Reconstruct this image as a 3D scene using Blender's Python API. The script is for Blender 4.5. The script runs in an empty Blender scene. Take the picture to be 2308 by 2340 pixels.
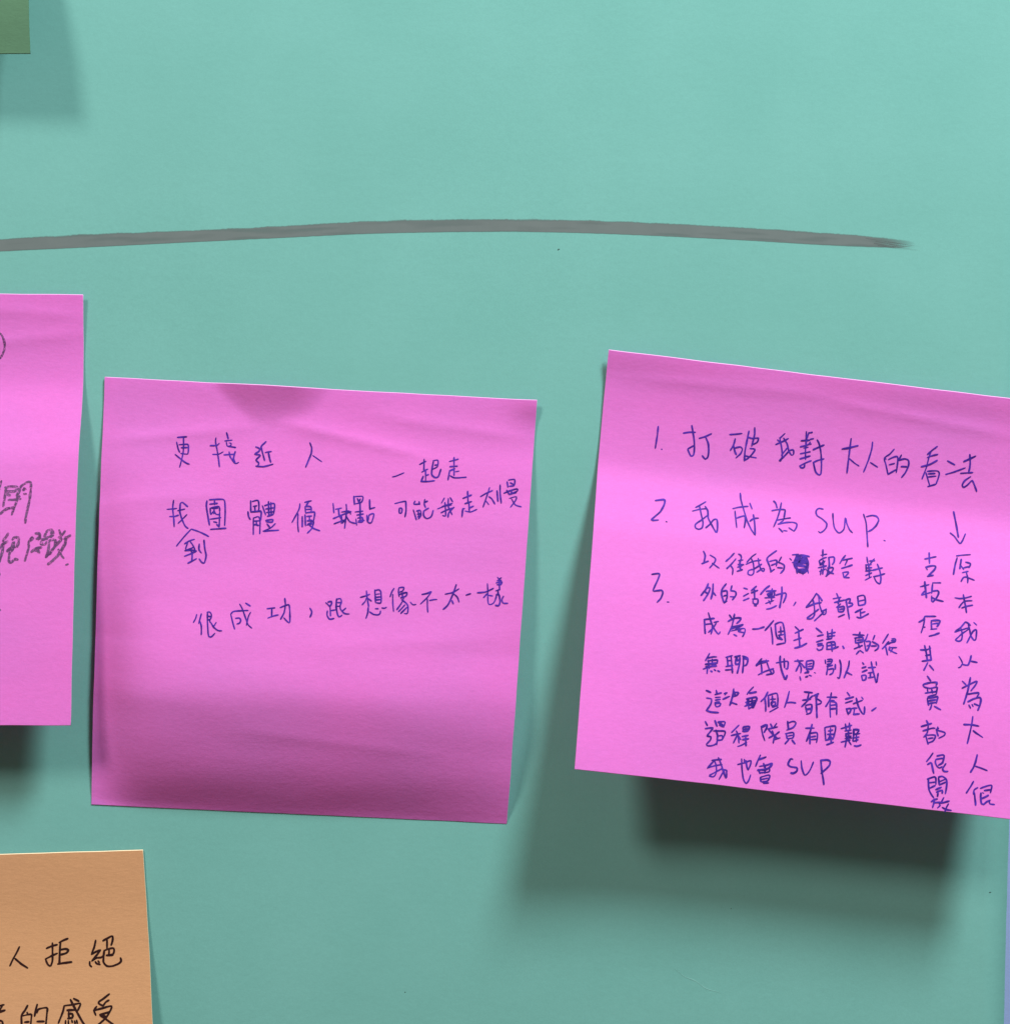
import bpy, bmesh, math, random
from mathutils import Vector, noise
rnd = random.Random(7)
scene = bpy.context.scene
COL = scene.collection
MM = 0.001

# ------------------------------------------------------------------ camera
# the poster hangs in the XZ plane and faces -Y; units are metres
CAM_D = 0.300
cd = bpy.data.cameras.new('camera'); cam = bpy.data.objects.new('camera', cd); COL.objects.link(cam)
cam.location = (0, -CAM_D, 0); cam.rotation_euler = (math.pi/2, 0, 0)
cd.sensor_fit = 'AUTO'; cd.sensor_width = 36.0
cd.lens = 36.0*CAM_D/0.18055
cd.clip_start = 0.01; cd.clip_end = 50
scene.camera = cam

# ------------------------------------------------------------------ light
world = bpy.data.worlds.new('World'); scene.world = world; world.use_nodes = True
bg = world.node_tree.nodes['Background']
bg.inputs[0].default_value = (1.0, 0.74, 0.60, 1); bg.inputs[1].default_value = 0.15

def ceiling_lamp(name, loc, power, size, color):
    ld = bpy.data.lights.new(name, 'AREA'); ld.shape = 'DISK'; ld.size = size
    ld.energy = power; ld.color = color
    o = bpy.data.objects.new(name, ld); COL.objects.link(o); o.location = loc
    o.rotation_euler = (Vector((0, 0, 0))-Vector(loc)).to_track_quat('-Z', 'Y').to_euler()
    return o
ceiling_lamp('ceiling_lamp', (0.33, -0.385, 0.70), 10.9, 0.205, (0.90, 1.0, 0.99))
ceiling_lamp('ceiling_lamp', (-0.56, -0.68, 0.75), 7.6, 0.25, (1.0, 0.89, 0.82))
scene.view_settings.view_transform = 'Standard'; scene.view_settings.look = 'None'
scene.view_settings.exposure = 0; scene.view_settings.gamma = 1
scene.view_settings.use_curve_mapping = False

# ------------------------------------------------------------------ materials
def mat(name):
    m = bpy.data.materials.new(name); m.use_nodes = True
    nt = m.node_tree
    return m, nt, nt.nodes['Principled BSDF'], nt.nodes['Material Output']

def N(nt, t, **kw):
    n = nt.nodes.new(t)
    for k, v in kw.items(): setattr(n, k, v)
    return n

def tex_noise(nt, scale, detail=3, rough=0.6, stretch=(1, 1, 1), coord='Object', rot=0.0):
    tc = N(nt, 'ShaderNodeTexCoord'); mp = N(nt, 'ShaderNodeMapping')
    mp.inputs['Scale'].default_value = stretch; mp.inputs['Rotation'].default_value = (0, rot, 0)
    nz = N(nt, 'ShaderNodeTexNoise'); nz.inputs['Scale'].default_value = scale
    nz.inputs['Detail'].default_value = detail; nz.inputs['Roughness'].default_value = rough
    nt.links.new(tc.outputs[coord], mp.inputs[0]); nt.links.new(mp.outputs[0], nz.inputs['Vector'])
    return nz.outputs['Fac']

def ramp(nt, fac, stops):
    r = N(nt, 'ShaderNodeValToRGB'); e = r.color_ramp.elements
    while len(e) < len(stops): e.new(0.5)
    for k, (p, c) in enumerate(stops):
        e[k].position = p; e[k].color = (*c, 1) if len(c) == 3 else c
    nt.links.new(fac, r.inputs[0]); return r.outputs[0]

def mixc(nt, fac, a, b, mode='MIX'):
    m = N(nt, 'ShaderNodeMix', data_type='RGBA', blend_type=mode)
    for sock, v in ((m.inputs[0], fac), (m.inputs[6], a), (m.inputs[7], b)):
        if hasattr(v, 'links'): nt.links.new(v, sock)
        elif isinstance(v, tuple): sock.default_value = (*v, 1)
        else: sock.default_value = v
    return m.outputs[2]

def bump(nt, parts):
    prev = None
    for h, dist in parts:
        b = N(nt, 'ShaderNodeBump'); b.inputs['Strength'].default_value = 1.0
        b.inputs['Distance'].default_value = dist; nt.links.new(h, b.inputs['Height'])
        if prev is not None: nt.links.new(prev, b.inputs['Normal'])
        prev = b.outputs[0]
    return prev

def sc(c, k): return tuple(min(1, x*k) for x in c)

def paper(name, base, tint, translucent=0.0, fibre=(1, 1, 2.6), fine=0.000030, coarse=0.00005, grain=0.07, tcol=None):
    m, nt, bs, out = mat(name)
    big = tex_noise(nt, 42, 3, 0.55)
    mid = tex_noise(nt, 900, 4, 0.7, fibre)
    gr = tex_noise(nt, 3600, 2, 0.6, fibre)
    c = mixc(nt, ramp(nt, big, [(0.38, (0, 0, 0)), (0.72, (1, 1, 1))]), base, tint)
    c = mixc(nt, 1.0, c, ramp(nt, mid, [(0.28, (1-grain,)*3), (0.72, (1, 1, 1))]), 'MULTIPLY')
    c = mixc(nt, 1.0, c, ramp(nt, gr, [(0.3, (1-grain,)*3), (0.7, (1, 1, 1))]), 'MULTIPLY')
    nt.links.new(c, bs.inputs['Base Color'])
    bs.inputs['Roughness'].default_value = 0.82
    bs.inputs['Specular IOR Level'].default_value = 0.18
    nrm = bump(nt, [(tex_noise(nt, 260, 3, 0.6, fibre), coarse), (mid, fine)])
    nt.links.new(nrm, bs.inputs['Normal'])
    if translucent:
        tr = N(nt, 'ShaderNodeBsdfTranslucent'); nt.links.new(c, tr.inputs[0])
        if tcol: nt.links.remove(tr.inputs[0].links[0]); tr.inputs[0].default_value = (*tcol, 1)
        mx = N(nt, 'ShaderNodeMixShader'); mx.inputs[0].default_value = translucent
        nt.links.new(bs.outputs[0], mx.inputs[1]); nt.links.new(tr.outputs[0], mx.inputs[2])
        nt.links.new(mx.outputs[0], out.inputs[0])
    return m

def ink(name, a, b, gaps=0.0, scale=700, gloss=0.35, cover=False):
    m, nt, bs, out = mat(name)
    nz = tex_noise(nt, scale, 3, 0.6)
    c = mixc(nt, ramp(nt, nz, [(0.36, (0, 0, 0)), (0.64, (1, 1, 1))]), a, b)
    nt.links.new(c, bs.inputs['Base Color'])
    bs.inputs['Roughness'].default_value = gloss+0.3; bs.inputs['Specular IOR Level'].default_value = 0.2
    if gaps:
        g = tex_noise(nt, 3300, 3, 0.65)
        f = ramp(nt, g, [(gaps-0.09, (0.12,)*3), (gaps+0.05, (0.93,)*3)])
        tp = N(nt, 'ShaderNodeBsdfTransparent'); mx = N(nt, 'ShaderNodeMixShader')
        nt.links.new(f, mx.inputs[0]); nt.links.new(tp.outputs[0], mx.inputs[1])
        nt.links.new(bs.outputs[0], mx.inputs[2]); nt.links.new(mx.outputs[0], out.inputs[0])
    if cover:   # how thickly the marker ink lies: thin along the stroke's rim and at its lifted end
        at = N(nt, 'ShaderNodeAttribute'); at.attribute_name = 'cover'
        f = ramp(nt, at.outputs['Fac'], [(0.0, (0, 0, 0)), (0.9, (1, 1, 1))])
        tp = N(nt, 'ShaderNodeBsdfTransparent'); mx = N(nt, 'ShaderNodeMixShader')
        nt.links.new(f, mx.inputs[0]); nt.links.new(tp.outputs[0], mx.inputs[1])
        nt.links.new(bs.outputs[0], mx.inputs[2]); nt.links.new(mx.outputs[0], out.inputs[0])
    return m

GREEN = paper('green_poster_paper', (0.175, 0.450, 0.414), (0.189, 0.472, 0.438), 0.0, (1, 1, 1.3), 0.000012, 0.00003, 0.05)
WALL = paper('lavender_paint', (0.37, 0.46, 0.80), (0.39, 0.48, 0.81), 0.0, (1, 1, 1), 0.00002, 0.00006, 0.04)
PINK = paper('pink_note_paper', (0.97, 0.262, 0.93), (0.91, 0.27, 0.93), 0.31, tcol=(1.0, 0.18, 0.25), coarse=0.00003, fibre=(1, 1, 2.0))
PINK_EDGE = paper('pink_cut_edge', (0.88, 0.42, 0.80), (0.86, 0.40, 0.78), 0.10)
ORANGE = paper('orange_note_paper', (0.69, 0.368, 0.186), (0.67, 0.358, 0.188), 0.06, (1, 1, 2.6), 0.00003, 0.00003, 0.085)
ORANGE_EDGE = paper('orange_cut_edge', (0.93, 0.75, 0.50), (0.92, 0.72, 0.48), 0.06)
OLIVE = paper('olive_patch', (0.094, 0.205, 0.120), (0.088, 0.196, 0.120), 0.05)
BLUE_INK = ink('blue_ballpoint_ink', (0.030, 0.004, 0.19), (0.080, 0.020, 0.38))
DARK_INK = ink('black_pen_ink', (0.016, 0.004, 0.005), (0.03, 0.006, 0.006))
PENCIL = ink('soft_pencil', (0.10, 0.038, 0.13), (0.18, 0.085, 0.22), gaps=0.465)
MARKER = ink('grey_marker', (0.142, 0.176, 0.178), (0.152, 0.186, 0.188), scale=240, gloss=0.5, cover=True)
CREASED = ink('scuffed_poster_fibre', (0.26, 0.56, 0.53), (0.22, 0.50, 0.47))
SPECK = ink('dark_speck', (0.04, 0.10, 0.09), (0.06, 0.13, 0.12))

# ------------------------------------------------------------------ helpers
def link_mesh(name, verts, faces, mats, parent=None, fmat=None, smooth=True):
    me = bpy.data.meshes.new(name); me.from_pydata(verts, [], faces)
    for m in mats: me.materials.append(m)
    if fmat: me.polygons.foreach_set('material_index', fmat)
    me.polygons.foreach_set('use_smooth', [smooth]*len(me.polygons))
    me.update()
    o = bpy.data.objects.new(name, me); COL.objects.link(o)
    if parent: o.parent = parent
    return o

def spline(knots, t):
    """smooth interpolation of (t, value) knots"""
    k = 0
    while k < len(knots)-2 and t > knots[k+1][0]: k += 1
    (t0, a), (t1, b) = knots[k], knots[k+1]
    def slope(i):
        i0, i1 = max(0, i-1), min(len(knots)-1, i+1)
        return (knots[i1][1]-knots[i0][1])/(knots[i1][0]-knots[i0][0])
    h = t1-t0; x = (t-t0)/h
    m0, m1 = slope(k)*h, slope(k+1)*h
    return (2*x**3-3*x*x+1)*a+(x**3-2*x*x+x)*m0+(-2*x**3+3*x*x)*b+(x**3-x*x)*m1

def g(x, c, w): return math.exp(-((x-c)/w)**2)

# how far each sheet stands off the poster, in mm
K_MID = [(0, 0.35), (0.06, 0.3), (0.12, 0.5), (0.2, 1.2), (0.35, 2.6), (0.5, 4.3), (0.62, 5.9), (0.70, 6.6), (0.75, 6.35), (0.84, 4.85), (0.92, 2.95), (1, 0.1)]
K_LEFT = [(0, 0.9), (0.1, 0.4), (0.17, 0.35), (0.22, 0.7), (0.3, 2.2), (0.4, 4.2), (0.7, 7.2), (1, 9.4)]
K_RIGHT = [(0, 1.2), (0.06, 0.7), (0.15, 0.42), (0.24, 0.5), (0.295, 1.0), (0.36, 2.6), (0.45, 5.0), (0.7, 9.7), (1, 13.6)]
K_ORANGE = [(0, 0.3), (0.15, 0.4), (0.3, 1.2), (0.6, 4.0), (1, 8.0)]
K_OLIVE = [(0, 0.3), (0.4, 1.0), (0.68, 4.2), (0.8, 7.3), (0.88, 9.0), (1, 9.8)]
def wrinkle(u, v, s, a=0.05):
    return a*noise.noise(Vector((u*2.2+s, v*7.0, s)))+a*0.5*noise.noise(Vector((u*6+s, v*15, s*2)))
def crease(u, v, u0, v0, u1, v1, w, a):
    """a small sharp fold from (u0, v0) to (u1, v1)"""
    t = (u-u0)/(u1-u0)
    if t < -0.3 or t > 1.3: return 0
    d = abs(v-(v0+(v1-v0)*t))/w
    return a*math.exp(-d)*math.exp(-max(0, abs(t-0.5)-0.25)**2/0.06)
def lift_mid(u, v):
    z = spline(K_MID, min(1.02, max(-0.02, v)))
    lower = min(1, max(0, (v-0.3)/0.3))
    z *= 1-0.55*min(1, max(0, (v-0.08)/0.2))*math.exp(-(max(0, u)/0.06)**1.5)
    z *= 1-0.6*lower*math.exp(-(max(0, u)/0.09)**1.5)-0.36*lower*math.exp(-max(0, 1-u)/0.2)
    z += 1.5*max(0, 1-max(0, v)/(0.084+0.03*noise.noise(Vector((u*9, 2.5, 0))))-((u-0.40)/(0.15 if u < 0.4 else 0.125))**2)**1.35
    z += crease(u, v, 0.42, 0.085, 0.75, 0.145, 0.016, 0.30)+crease(u, v, 0.03, 0.145, 0.34, 0.10, 0.02, 0.28)
    z += crease(u, v, 0.62, 0.055, 0.98, 0.09, 0.02, 0.2)+crease(u, v, 0.02, 0.29, 0.3, 0.26, 0.025, 0.18)
    z += crease(u, v, 0.35, 0.80, 0.85, 0.84, 0.02, 0.12)+crease(u, v, 0.55, 0.6, 0.95, 0.56, 0.03, 0.12)
    z += 0.8*g(u, 1.0, 0.05)*g(v, 0.0, 0.045)
    return max(0.12, z+wrinkle(u, v, 3.1, 0.13))
def lift_left(u, v):
    z = spline(K_LEFT, min(1.02, max(-0.02, v)))
    z *= 1-0.12*v*max(0, u-0.5)*2
    z += crease(u, v, 0.72, 0.12, 1.0, 0.09, 0.02, 0.2)+crease(u, v, 0.7, 0.03, 1.0, 0.05, 0.015, 0.15)
    return max(0.12, z+wrinkle(u, v, 8.4, 0.06))
def lift_right(u, v):
    z = spline(K_RIGHT, min(1.02, max(-0.02, v-0.018*(u-0.3))))
    z += 1.1*g(u, 0.0, 0.16)*g(v, 1.0, 0.2)+crease(u, v, 0.05, 0.06, 0.5, 0.045, 0.02, 0.2)+crease(u, v, 0.5, 0.055, 0.95, 0.09, 0.015, 0.2)
    z += 0.35*g(v, 0.0, 0.05)*(0.6+0.4*math.sin(u*9+1))
    return max(0.12, z+wrinkle(u, v, 5.7, 0.06))
def lift_orange(u, v):
    return max(0.12, spline(K_ORANGE, min(1.02, max(-0.02, v)))+wrinkle(u, v, 1.9, 0.06))
def lift_olive(u, v):
    return max(0.12, spline(K_OLIVE, min(1.02, max(-0.02, v)))*(0.85+0.15*u)+wrinkle(u, v, 4.4, 0.06))


class Sheet:
    """a square of note paper: corners in the poster plane (TL, TR, BR, BL; metres), lift(u, v) in mm off the poster"""
    def __init__(self, corners, lift):
        self.c = corners; self.lift = lift
    def at(self, u, v):
        (ax, az), (bx, bz), (cx, cz), (dx, dz) = self.c
        x = (1-u)*(1-v)*ax+u*(1-v)*bx+u*v*cx+(1-u)*v*dx
        z = (1-u)*(1-v)*az+u*(1-v)*bz+u*v*cz+(1-u)*v*dz
        return Vector((x, -self.lift(u, v)*MM, z))
    def frame(self, u, v):
        e = 1e-3
        p = self.at(u, v)
        du = (self.at(u+e, v)-self.at(u-e, v)).normalized()
        dv = (self.at(u, v+e)-self.at(u, v-e)).normalized()
        n = dv.cross(du).normalized()
        if n.y > 0: n = -n
        return p, du, dv, n

def sheet_mesh(sh, material, edge, parent, n=110, thick=0.16*MM):
    front, back = [], []
    for j in range(n+1):
        for i in range(n+1):
            p, du, dv, nn = sh.frame(i/n, j/n)
            if i in (0, n): p = p+du*0.05*MM*noise.noise(Vector((p.x*30, 3+i, p.z*160)))
            if j in (0, n): p = p+dv*0.05*MM*noise.noise(Vector((p.x*160, 7+j, p.z*30)))
            front.append(p)
            out = Vector((0, 0, 0))
            if i == 0: out -= du*0.03*MM
            if i == n: out += du*0.03*MM
            if j == 0: out -= dv*0.10*MM
            if j == n: out += dv*0.07*MM
            back.append(p-nn*thick+out)
    W = n+1; verts = front+back; off = len(front)
    faces, fm = [], []
    for j in range(n):
        for i in range(n):
            a = j*W+i
            faces.append((a, a+W, a+W+1, a+1)); fm.append(0)
            faces.append((off+a, off+a+1, off+a+W+1, off+a+W)); fm.append(0)
    ring = [(0, i) for i in range(n)]+[(j, n) for j in range(n)]+[(n, n-i) for i in range(n)]+[(n-j, 0) for j in range(n)]
    ids = [j*W+i for j, i in ring]
    # the cut edge has vertices of its own so that it stays crisp
    base = len(verts)
    verts += [verts[k] for k in ids]+[verts[off+k] for k in ids]
    R = len(ids)
    for k in range(R):
        q = (k+1) % R
        faces.append((base+k, base+q, base+R+q, base+R+k)); fm.append(1)
    return link_mesh('sheet', [tuple(v) for v in verts], faces, [material, edge], parent, fm)

def smooth_path(pts, step):
    """Catmull-Rom through the stroke's points, then even resampling"""
    if len(pts) > 2:
        P = [pts[0]]+pts+[pts[-1]]; dense = []
        for k in range(1, len(P)-2):
            p0, p1, p2, p3 = P[k-1:k+3]
            for s in range(6):
                t = s/6
                q = []
                for d in (0, 1):
                    m1, m2 = (p2[d]-p0[d])*0.38, (p3[d]-p1[d])*0.38
                    q.append((2*t**3-3*t*t+1)*p1[d]+(t**3-2*t*t+t)*m1+(-2*t**3+3*t*t)*p2[d]+(t**3-t*t)*m2)
                dense.append(tuple(q))
        dense.append(pts[-1])
    else:
        dense = list(pts)
    out = [dense[0]]; acc = 0
    for a, b in zip(dense, dense[1:]):
        L = math.hypot(b[0]-a[0], b[1]-a[1])
        if L < 1e-9: continue
        d = step-acc
        while d <= L:
            out.append((a[0]+(b[0]-a[0])*d/L, a[1]+(b[1]-a[1])*d/L)); d += step
        acc = (acc+L) % step
    if math.hypot(out[-1][0]-dense[-1][0], out[-1][1]-dense[-1][1]) > step*0.3: out.append(dense[-1])
    if len(out) < 2: out = [dense[0], dense[-1]]
    return out

LAYER = [0]
def pen_strokes(sh, strokes, width, material, name, parent, side=76*MM, wob=0.16):
    """strokes in u,v * 10000 become thin raised lines of ink lying on the sheet"""
    verts, faces = [], []
    for st in strokes:
        LAYER[0] += 1
        lift = (0.018+0.0035*(LAYER[0] % 14))*MM
        pts = [(st[k]/10000, st[k+1]/10000) for k in range(0, len(st), 2)]
        path = smooth_path(pts, 0.22*MM/side)
        seed = rnd.random()*100; k0 = rnd.uniform(0.88, 1.1)
        n = len(path); base = len(verts)
        fr = [sh.frame(u, v) for u, v in path]
        for i in range(n):
            p, du, dv, nn = fr[i]
            t = (fr[min(n-1, i+1)][0]-fr[max(0, i-1)][0])
            if t.length < 1e-9: t = du.copy()
            t.normalize(); s = nn.cross(t).normalized()
            w = width*k0*(1+wob*2*(noise.noise(Vector((seed, i*0.21, 0)))))*0.5
            tail = min(i, n-1-i)
            if tail == 0: w *= 0.62
            if i == n-1 and n > 6: w *= 0.8
            q = p+nn*lift
            if i == 0: q -= t*width*0.25
            if i == n-1: q += t*width*0.25
            j = width*0.05*noise.noise(Vector((i*0.35, seed, 3)))
            verts.append(tuple(q+s*(w+j))); verts.append(tuple(q-s*(w-j)))
        for i in range(n-1):
            a = base+2*i; faces.append((a, a+1, a+3, a+2))
    return link_mesh(name, verts, faces, [material], parent)

def note(label, corners, lift, material, edge, group, lines, width, inkmat):
    sh = Sheet(corners, lift)
    root = bpy.data.objects.new('sticky_note', None); COL.objects.link(root)
    root.empty_display_size = 0.01
    root['label'] = label; root['category'] = 'sticky note'; root['group'] = group
    sheet_mesh(sh, material, edge, root)
    for name, plabel, strokes in lines:
        o = pen_strokes(sh, strokes, width, inkmat, name, root)
        if plabel: o['label'] = plabel
    return root

# ------------------------------------------------------------------ the wall behind the poster
def slab(name, x0, x1, z0, z1, y_front, y_back, m, nx, nz, wave=None, xr=None, parent=None):
    verts, faces = [], []
    for j in range(nz+1):
        for i in range(nx+1):
            z = z0+(z1-z0)*j/nz
            r = xr(z) if xr else x1
            x = x0+(r-x0)*i/nx
            verts.append((x, y_front-(wave(x, z) if wave else 0), z))
    W = nx+1; off = len(verts)
    verts += [(x, y_back, z) for x, y, z in verts]
    for j in range(nz):
        for i in range(nx):
            a = j*W+i; faces.append((a, a+1, a+W+1, a+W)); faces.append((off+a, off+a+W, off+a+W+1, off+a+1))
    ring = [i for i in range(nx)]+[j*W+nx for j in range(nz)]+[nz*W+nx-i for i in range(nx)]+[(nz-j)*W for j in range(nz)]
    for k in range(len(ring)):
        a, b = ring[k], ring[(k+1) % len(ring)]; faces.append((a, a+off, b+off, b))
    o = link_mesh(name, verts, faces, [m], parent, smooth=False)
    for p in o.data.polygons:
        if abs(p.normal.y) > 0.7: p.use_smooth = True
    return o

wall = slab('wall', -0.9, 0.9, -0.9, 0.9, 0.0022, 0.03, WALL, 4, 4)
wall['kind'] = 'structure'

# ------------------------------------------------------------------ the green poster, its marker line and specks
def poster_wave(x, z):
    return (0.16*noise.noise(Vector((x*16, z*14, 1.3)))+0.05*noise.noise(Vector((x*45, z*38, 7.1))))*MM
def poster_right(z):
    return 0.08885-0.0295*(-0.0547-z)*1.0 - 0.00018*noise.noise(Vector((z*60, 2.2, 0)))-0.00012*noise.noise(Vector((z*190, 5, 0)))
poster = slab('poster', -0.30, 0.09, -0.26, 0.26, 0.0, 0.0018, GREEN, 90, 130, poster_wave, poster_right)
poster['label'] = 'mint green poster paper behind all the notes, with a curved grey line drawn across'
poster['category'] = 'poster'

MARK_TOP = [(-0.09367, 0.04784), (-0.08904, 0.04803), (-0.07446, 0.04884), (-0.05818, 0.04946), (-0.04275, 0.05015), (-0.02269, 0.05123), (-0.00324, 0.05154), (0.00972, 0.05143), (0.02361, 0.05100), (0.04213, 0.05004), (0.05849, 0.04896), (0.06767, 0.04819), (0.07099, 0.04776), (0.07238, 0.04738)]
MARK_BOT = [(-0.09367, 0.04576), (-0.08904, 0.04595), (-0.07446, 0.04664), (-0.05818, 0.04745), (-0.04275, 0.04819), (-0.02269, 0.04911), (-0.00324, 0.04942), (0.00972, 0.04931), (0.02361, 0.04884), (0.04213, 0.04792), (0.05849, 0.04695), (0.06767, 0.04662), (0.07099, 0.04668), (0.07238, 0.04699)]
CREASE = [(0.03002, -0.08056), (0.03148, -0.08179), (0.03364, -0.08272), (0.03534, -0.08395), (0.03789, -0.08472)]
SPECKS = [(0.00941, 0.04630, 0.13, 0.6), (0.08542, -0.06705, 0.11, 0.2), (0.03981, -0.06991, 0.09, 0.0), (-0.01759, -0.08464, 0.10, 0.0)]

def on_poster(x, z, k=0.02): return (x, -poster_wave(x, z)-k*MM, z)
def marker_line():
    verts, faces, cover = [], [], []
    n = 1100
    x0, x1 = MARK_TOP[0][0], MARK_TOP[-1][0]
    rows = [(-0.03, 0.0), (0.05, 0.95), (0.12, 1.0), (0.35, 1.0), (0.6, 1.0), (0.82, 1.0), (0.95, 0.9), (1.0, 0.6), (1.09, 0.0)]
    R = len(rows)
    for i in range(n+1):
        x = x0+(x1-x0)*i/n
        zt, zb = spline(MARK_TOP, x), spline(MARK_BOT, x)
        fray = 0.10*MM*noise.noise(Vector((x*300, 0, 4)))+0.085*MM*noise.noise(Vector((x*1900, 1, 4)))
        zt += min(fray, 0.1*MM); zb += 0.03*MM*noise.noise(Vector((x*900, 9, 4)))
        tail = min(1, max(0, (x1-x)/0.0085))
        for k, (f, c) in enumerate(rows):
            z = zb+(zt-zb)*f
            streak = 0.5+0.5*noise.noise(Vector((x*120, f*9, 2)))
            verts.append(on_poster(x, z, 0.022)); cover.append(c*min(1, tail*(0.45+1.1*streak))*(0.9+0.1*streak))
    for i in range(n):
        for k in range(R-1):
            a = i*R+k; faces.append((a, a+R, a+R+1, a+1))
    for s in range(10):                      # a few dry bristle streaks past the lifted end
        xs = x1-rnd.uniform(0.004, 0.009); L = rnd.uniform(0.004, 0.0085)
        f = rnd.uniform(0.15, 0.95); w = rnd.uniform(0.05, 0.1)*MM
        zc = spline(MARK_BOT, xs)*(1-f)+spline(MARK_TOP, xs)*f
        base = len(verts); m = 10
        for i in range(m+1):
            x = xs+L*i/m; z = zc-0.16*L*i/m
            ww = w*(1-i/m)**0.7
            verts.append(on_poster(x, z+ww, 0.026+0.001*s)); verts.append(on_poster(x, z-ww, 0.026+0.001*s))
            cover += [0.55*(1-i/m)]*2
        for i in range(m):
            a = base+2*i; faces.append((a, a+1, a+3, a+2))
    o = link_mesh('marker_line', verts, faces, [MARKER], poster)
    at = o.data.attributes.new('cover', 'FLOAT', 'POINT'); at.data.foreach_set('value', cover)
    o['label'] = 'long curved stroke of flat grey marker, fading out at its right end'
marker_line()
for (x, z, r, a) in SPECKS:
    vs = [on_poster(x, z, 0.05)]+[on_poster(x+r*MM*math.cos(t)*(1.6 if a else 1)*(1+0.3*math.sin(3*t+x*900)), z+r*MM*math.sin(t)+a*r*MM*math.cos(t), 0.02) for t in [k*math.pi/6 for k in range(12)]]
    link_mesh('speck', vs, [(0, 1+k, 1+(k+1) % 12) for k in range(12)], [SPECK], poster)

def crease_mark():
    pts = CREASE; verts, faces = [], []; n = 40
    for i in range(n+1):
        x = pts[0][0]+(pts[-1][0]-pts[0][0])*i/n; z = spline(pts, x)+0.06*MM*noise.noise(Vector((x*800, 0, 0)))
        w = (0.02+0.09*math.sin(math.pi*i/n)*(0.6+0.5*noise.noise(Vector((x*600, 2, 0)))))*MM
        verts += [on_poster(x, z-w, 0.02), on_poster(x, z, 0.035), on_poster(x, z+w, 0.02)]
    for i in range(n):
        for k in (0, 1):
            a = i*3+k; faces.append((a, a+3, a+4, a+1))
    link_mesh('crease', verts, faces, [CREASED], poster)
crease_mark()

# ------------------------------------------------------------------ the notes
WRITING_LEFT = [
 ('written_line', None, [
  [8240,4397,8210,4519,8180,4646],
  [8327,4553,8466,4528,8617,4539,8551,4638,8365,4639],
  [8351,4564,8335,4761,8302,4992],
  [8379,4703,8462,4737],
  [8419,4841,8581,4829,8709,4810],
  [8623,4678,8617,4840,8554,5048,8507,5187],
  [8233,5166,8380,5050,8565,5014],
  [8777,4468,8845,4421,8927,4426,8933,4583,8908,4849,8869,5069,8840,5243,8832,5370],
  [8777,4468,8698,4527,8657,4666,8613,4724,8684,4758],
  [8769,4561,8817,4584,8748,4607],
  [8774,4694,8832,4694]]),
 ('written_line', None, [
  [8445,5614,8378,5718,8322,5787],
  [8439,5798,8313,5868,8224,6006],
  [8336,5856,8318,6029,8276,6190,8255,6281],
  [8542,5763,8587,5705,8692,5716,8683,5797],
  [8695,5796,8652,5923,8547,5924,8422,6017],
  [8567,5820,8525,5970,8482,6097,8476,6280],
  [8590,5809,8550,6004,8422,6028],
  [8476,6280,8534,6280,8625,6187],
  [8684,6216,8602,6199],
  [9005,5691,8927,5806,8931,5933,8868,6163,8847,6244],
  [8938,5783,9029,5714],
  [9072,5610,9165,5609,9191,5690,9100,5736],
  [9100,5736,9204,5713],
  [9167,5644,9147,5759],
  [8992,6036,9106,5955,9233,5931],
  [9130,5966,9179,6058],
  [9061,6001,9166,6023],
  [9284,5689,9350,5550,9465,5527,9481,5653,9389,5688,9251,5758,9208,5862],
  [9443,5561,9447,5700],
  [9208,5862,9313,5862,9346,5792],
  [9403,5769,9387,5999,9333,6160],
  [9333,6160,9457,6033],
  [9239,5747,9355,5735],
  [9403,5769,9542,5757,9535,5906,9456,5999],
  [9547,5906,9413,6091],
  [9628,5526,9667,5641],
  [9768,5548,9679,5664],
  [9621,5687,9693,5733,9603,5837,9502,5964],
  [9786,5732,9777,5836,9711,5963,9622,6101,9487,6240,9384,6321],
  [9899,5645,9751,5732],
  [9810,5755,9773,5686],
  [9619,5975,9680,6089,9753,6181],
  [9809,6332,9859,6312]]),
 ('drawn_circle', None, [
  [7922,905,8049,917,8100,955,8145,1051,8169,1153,8165,1260,8111,1414,8040,1497,7913,1524]]),
 ('pencil_dot', None, [
  [8232,6524,8267,6553,8234,6597],
  [8255,7371,8303,7371]]),
]
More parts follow.
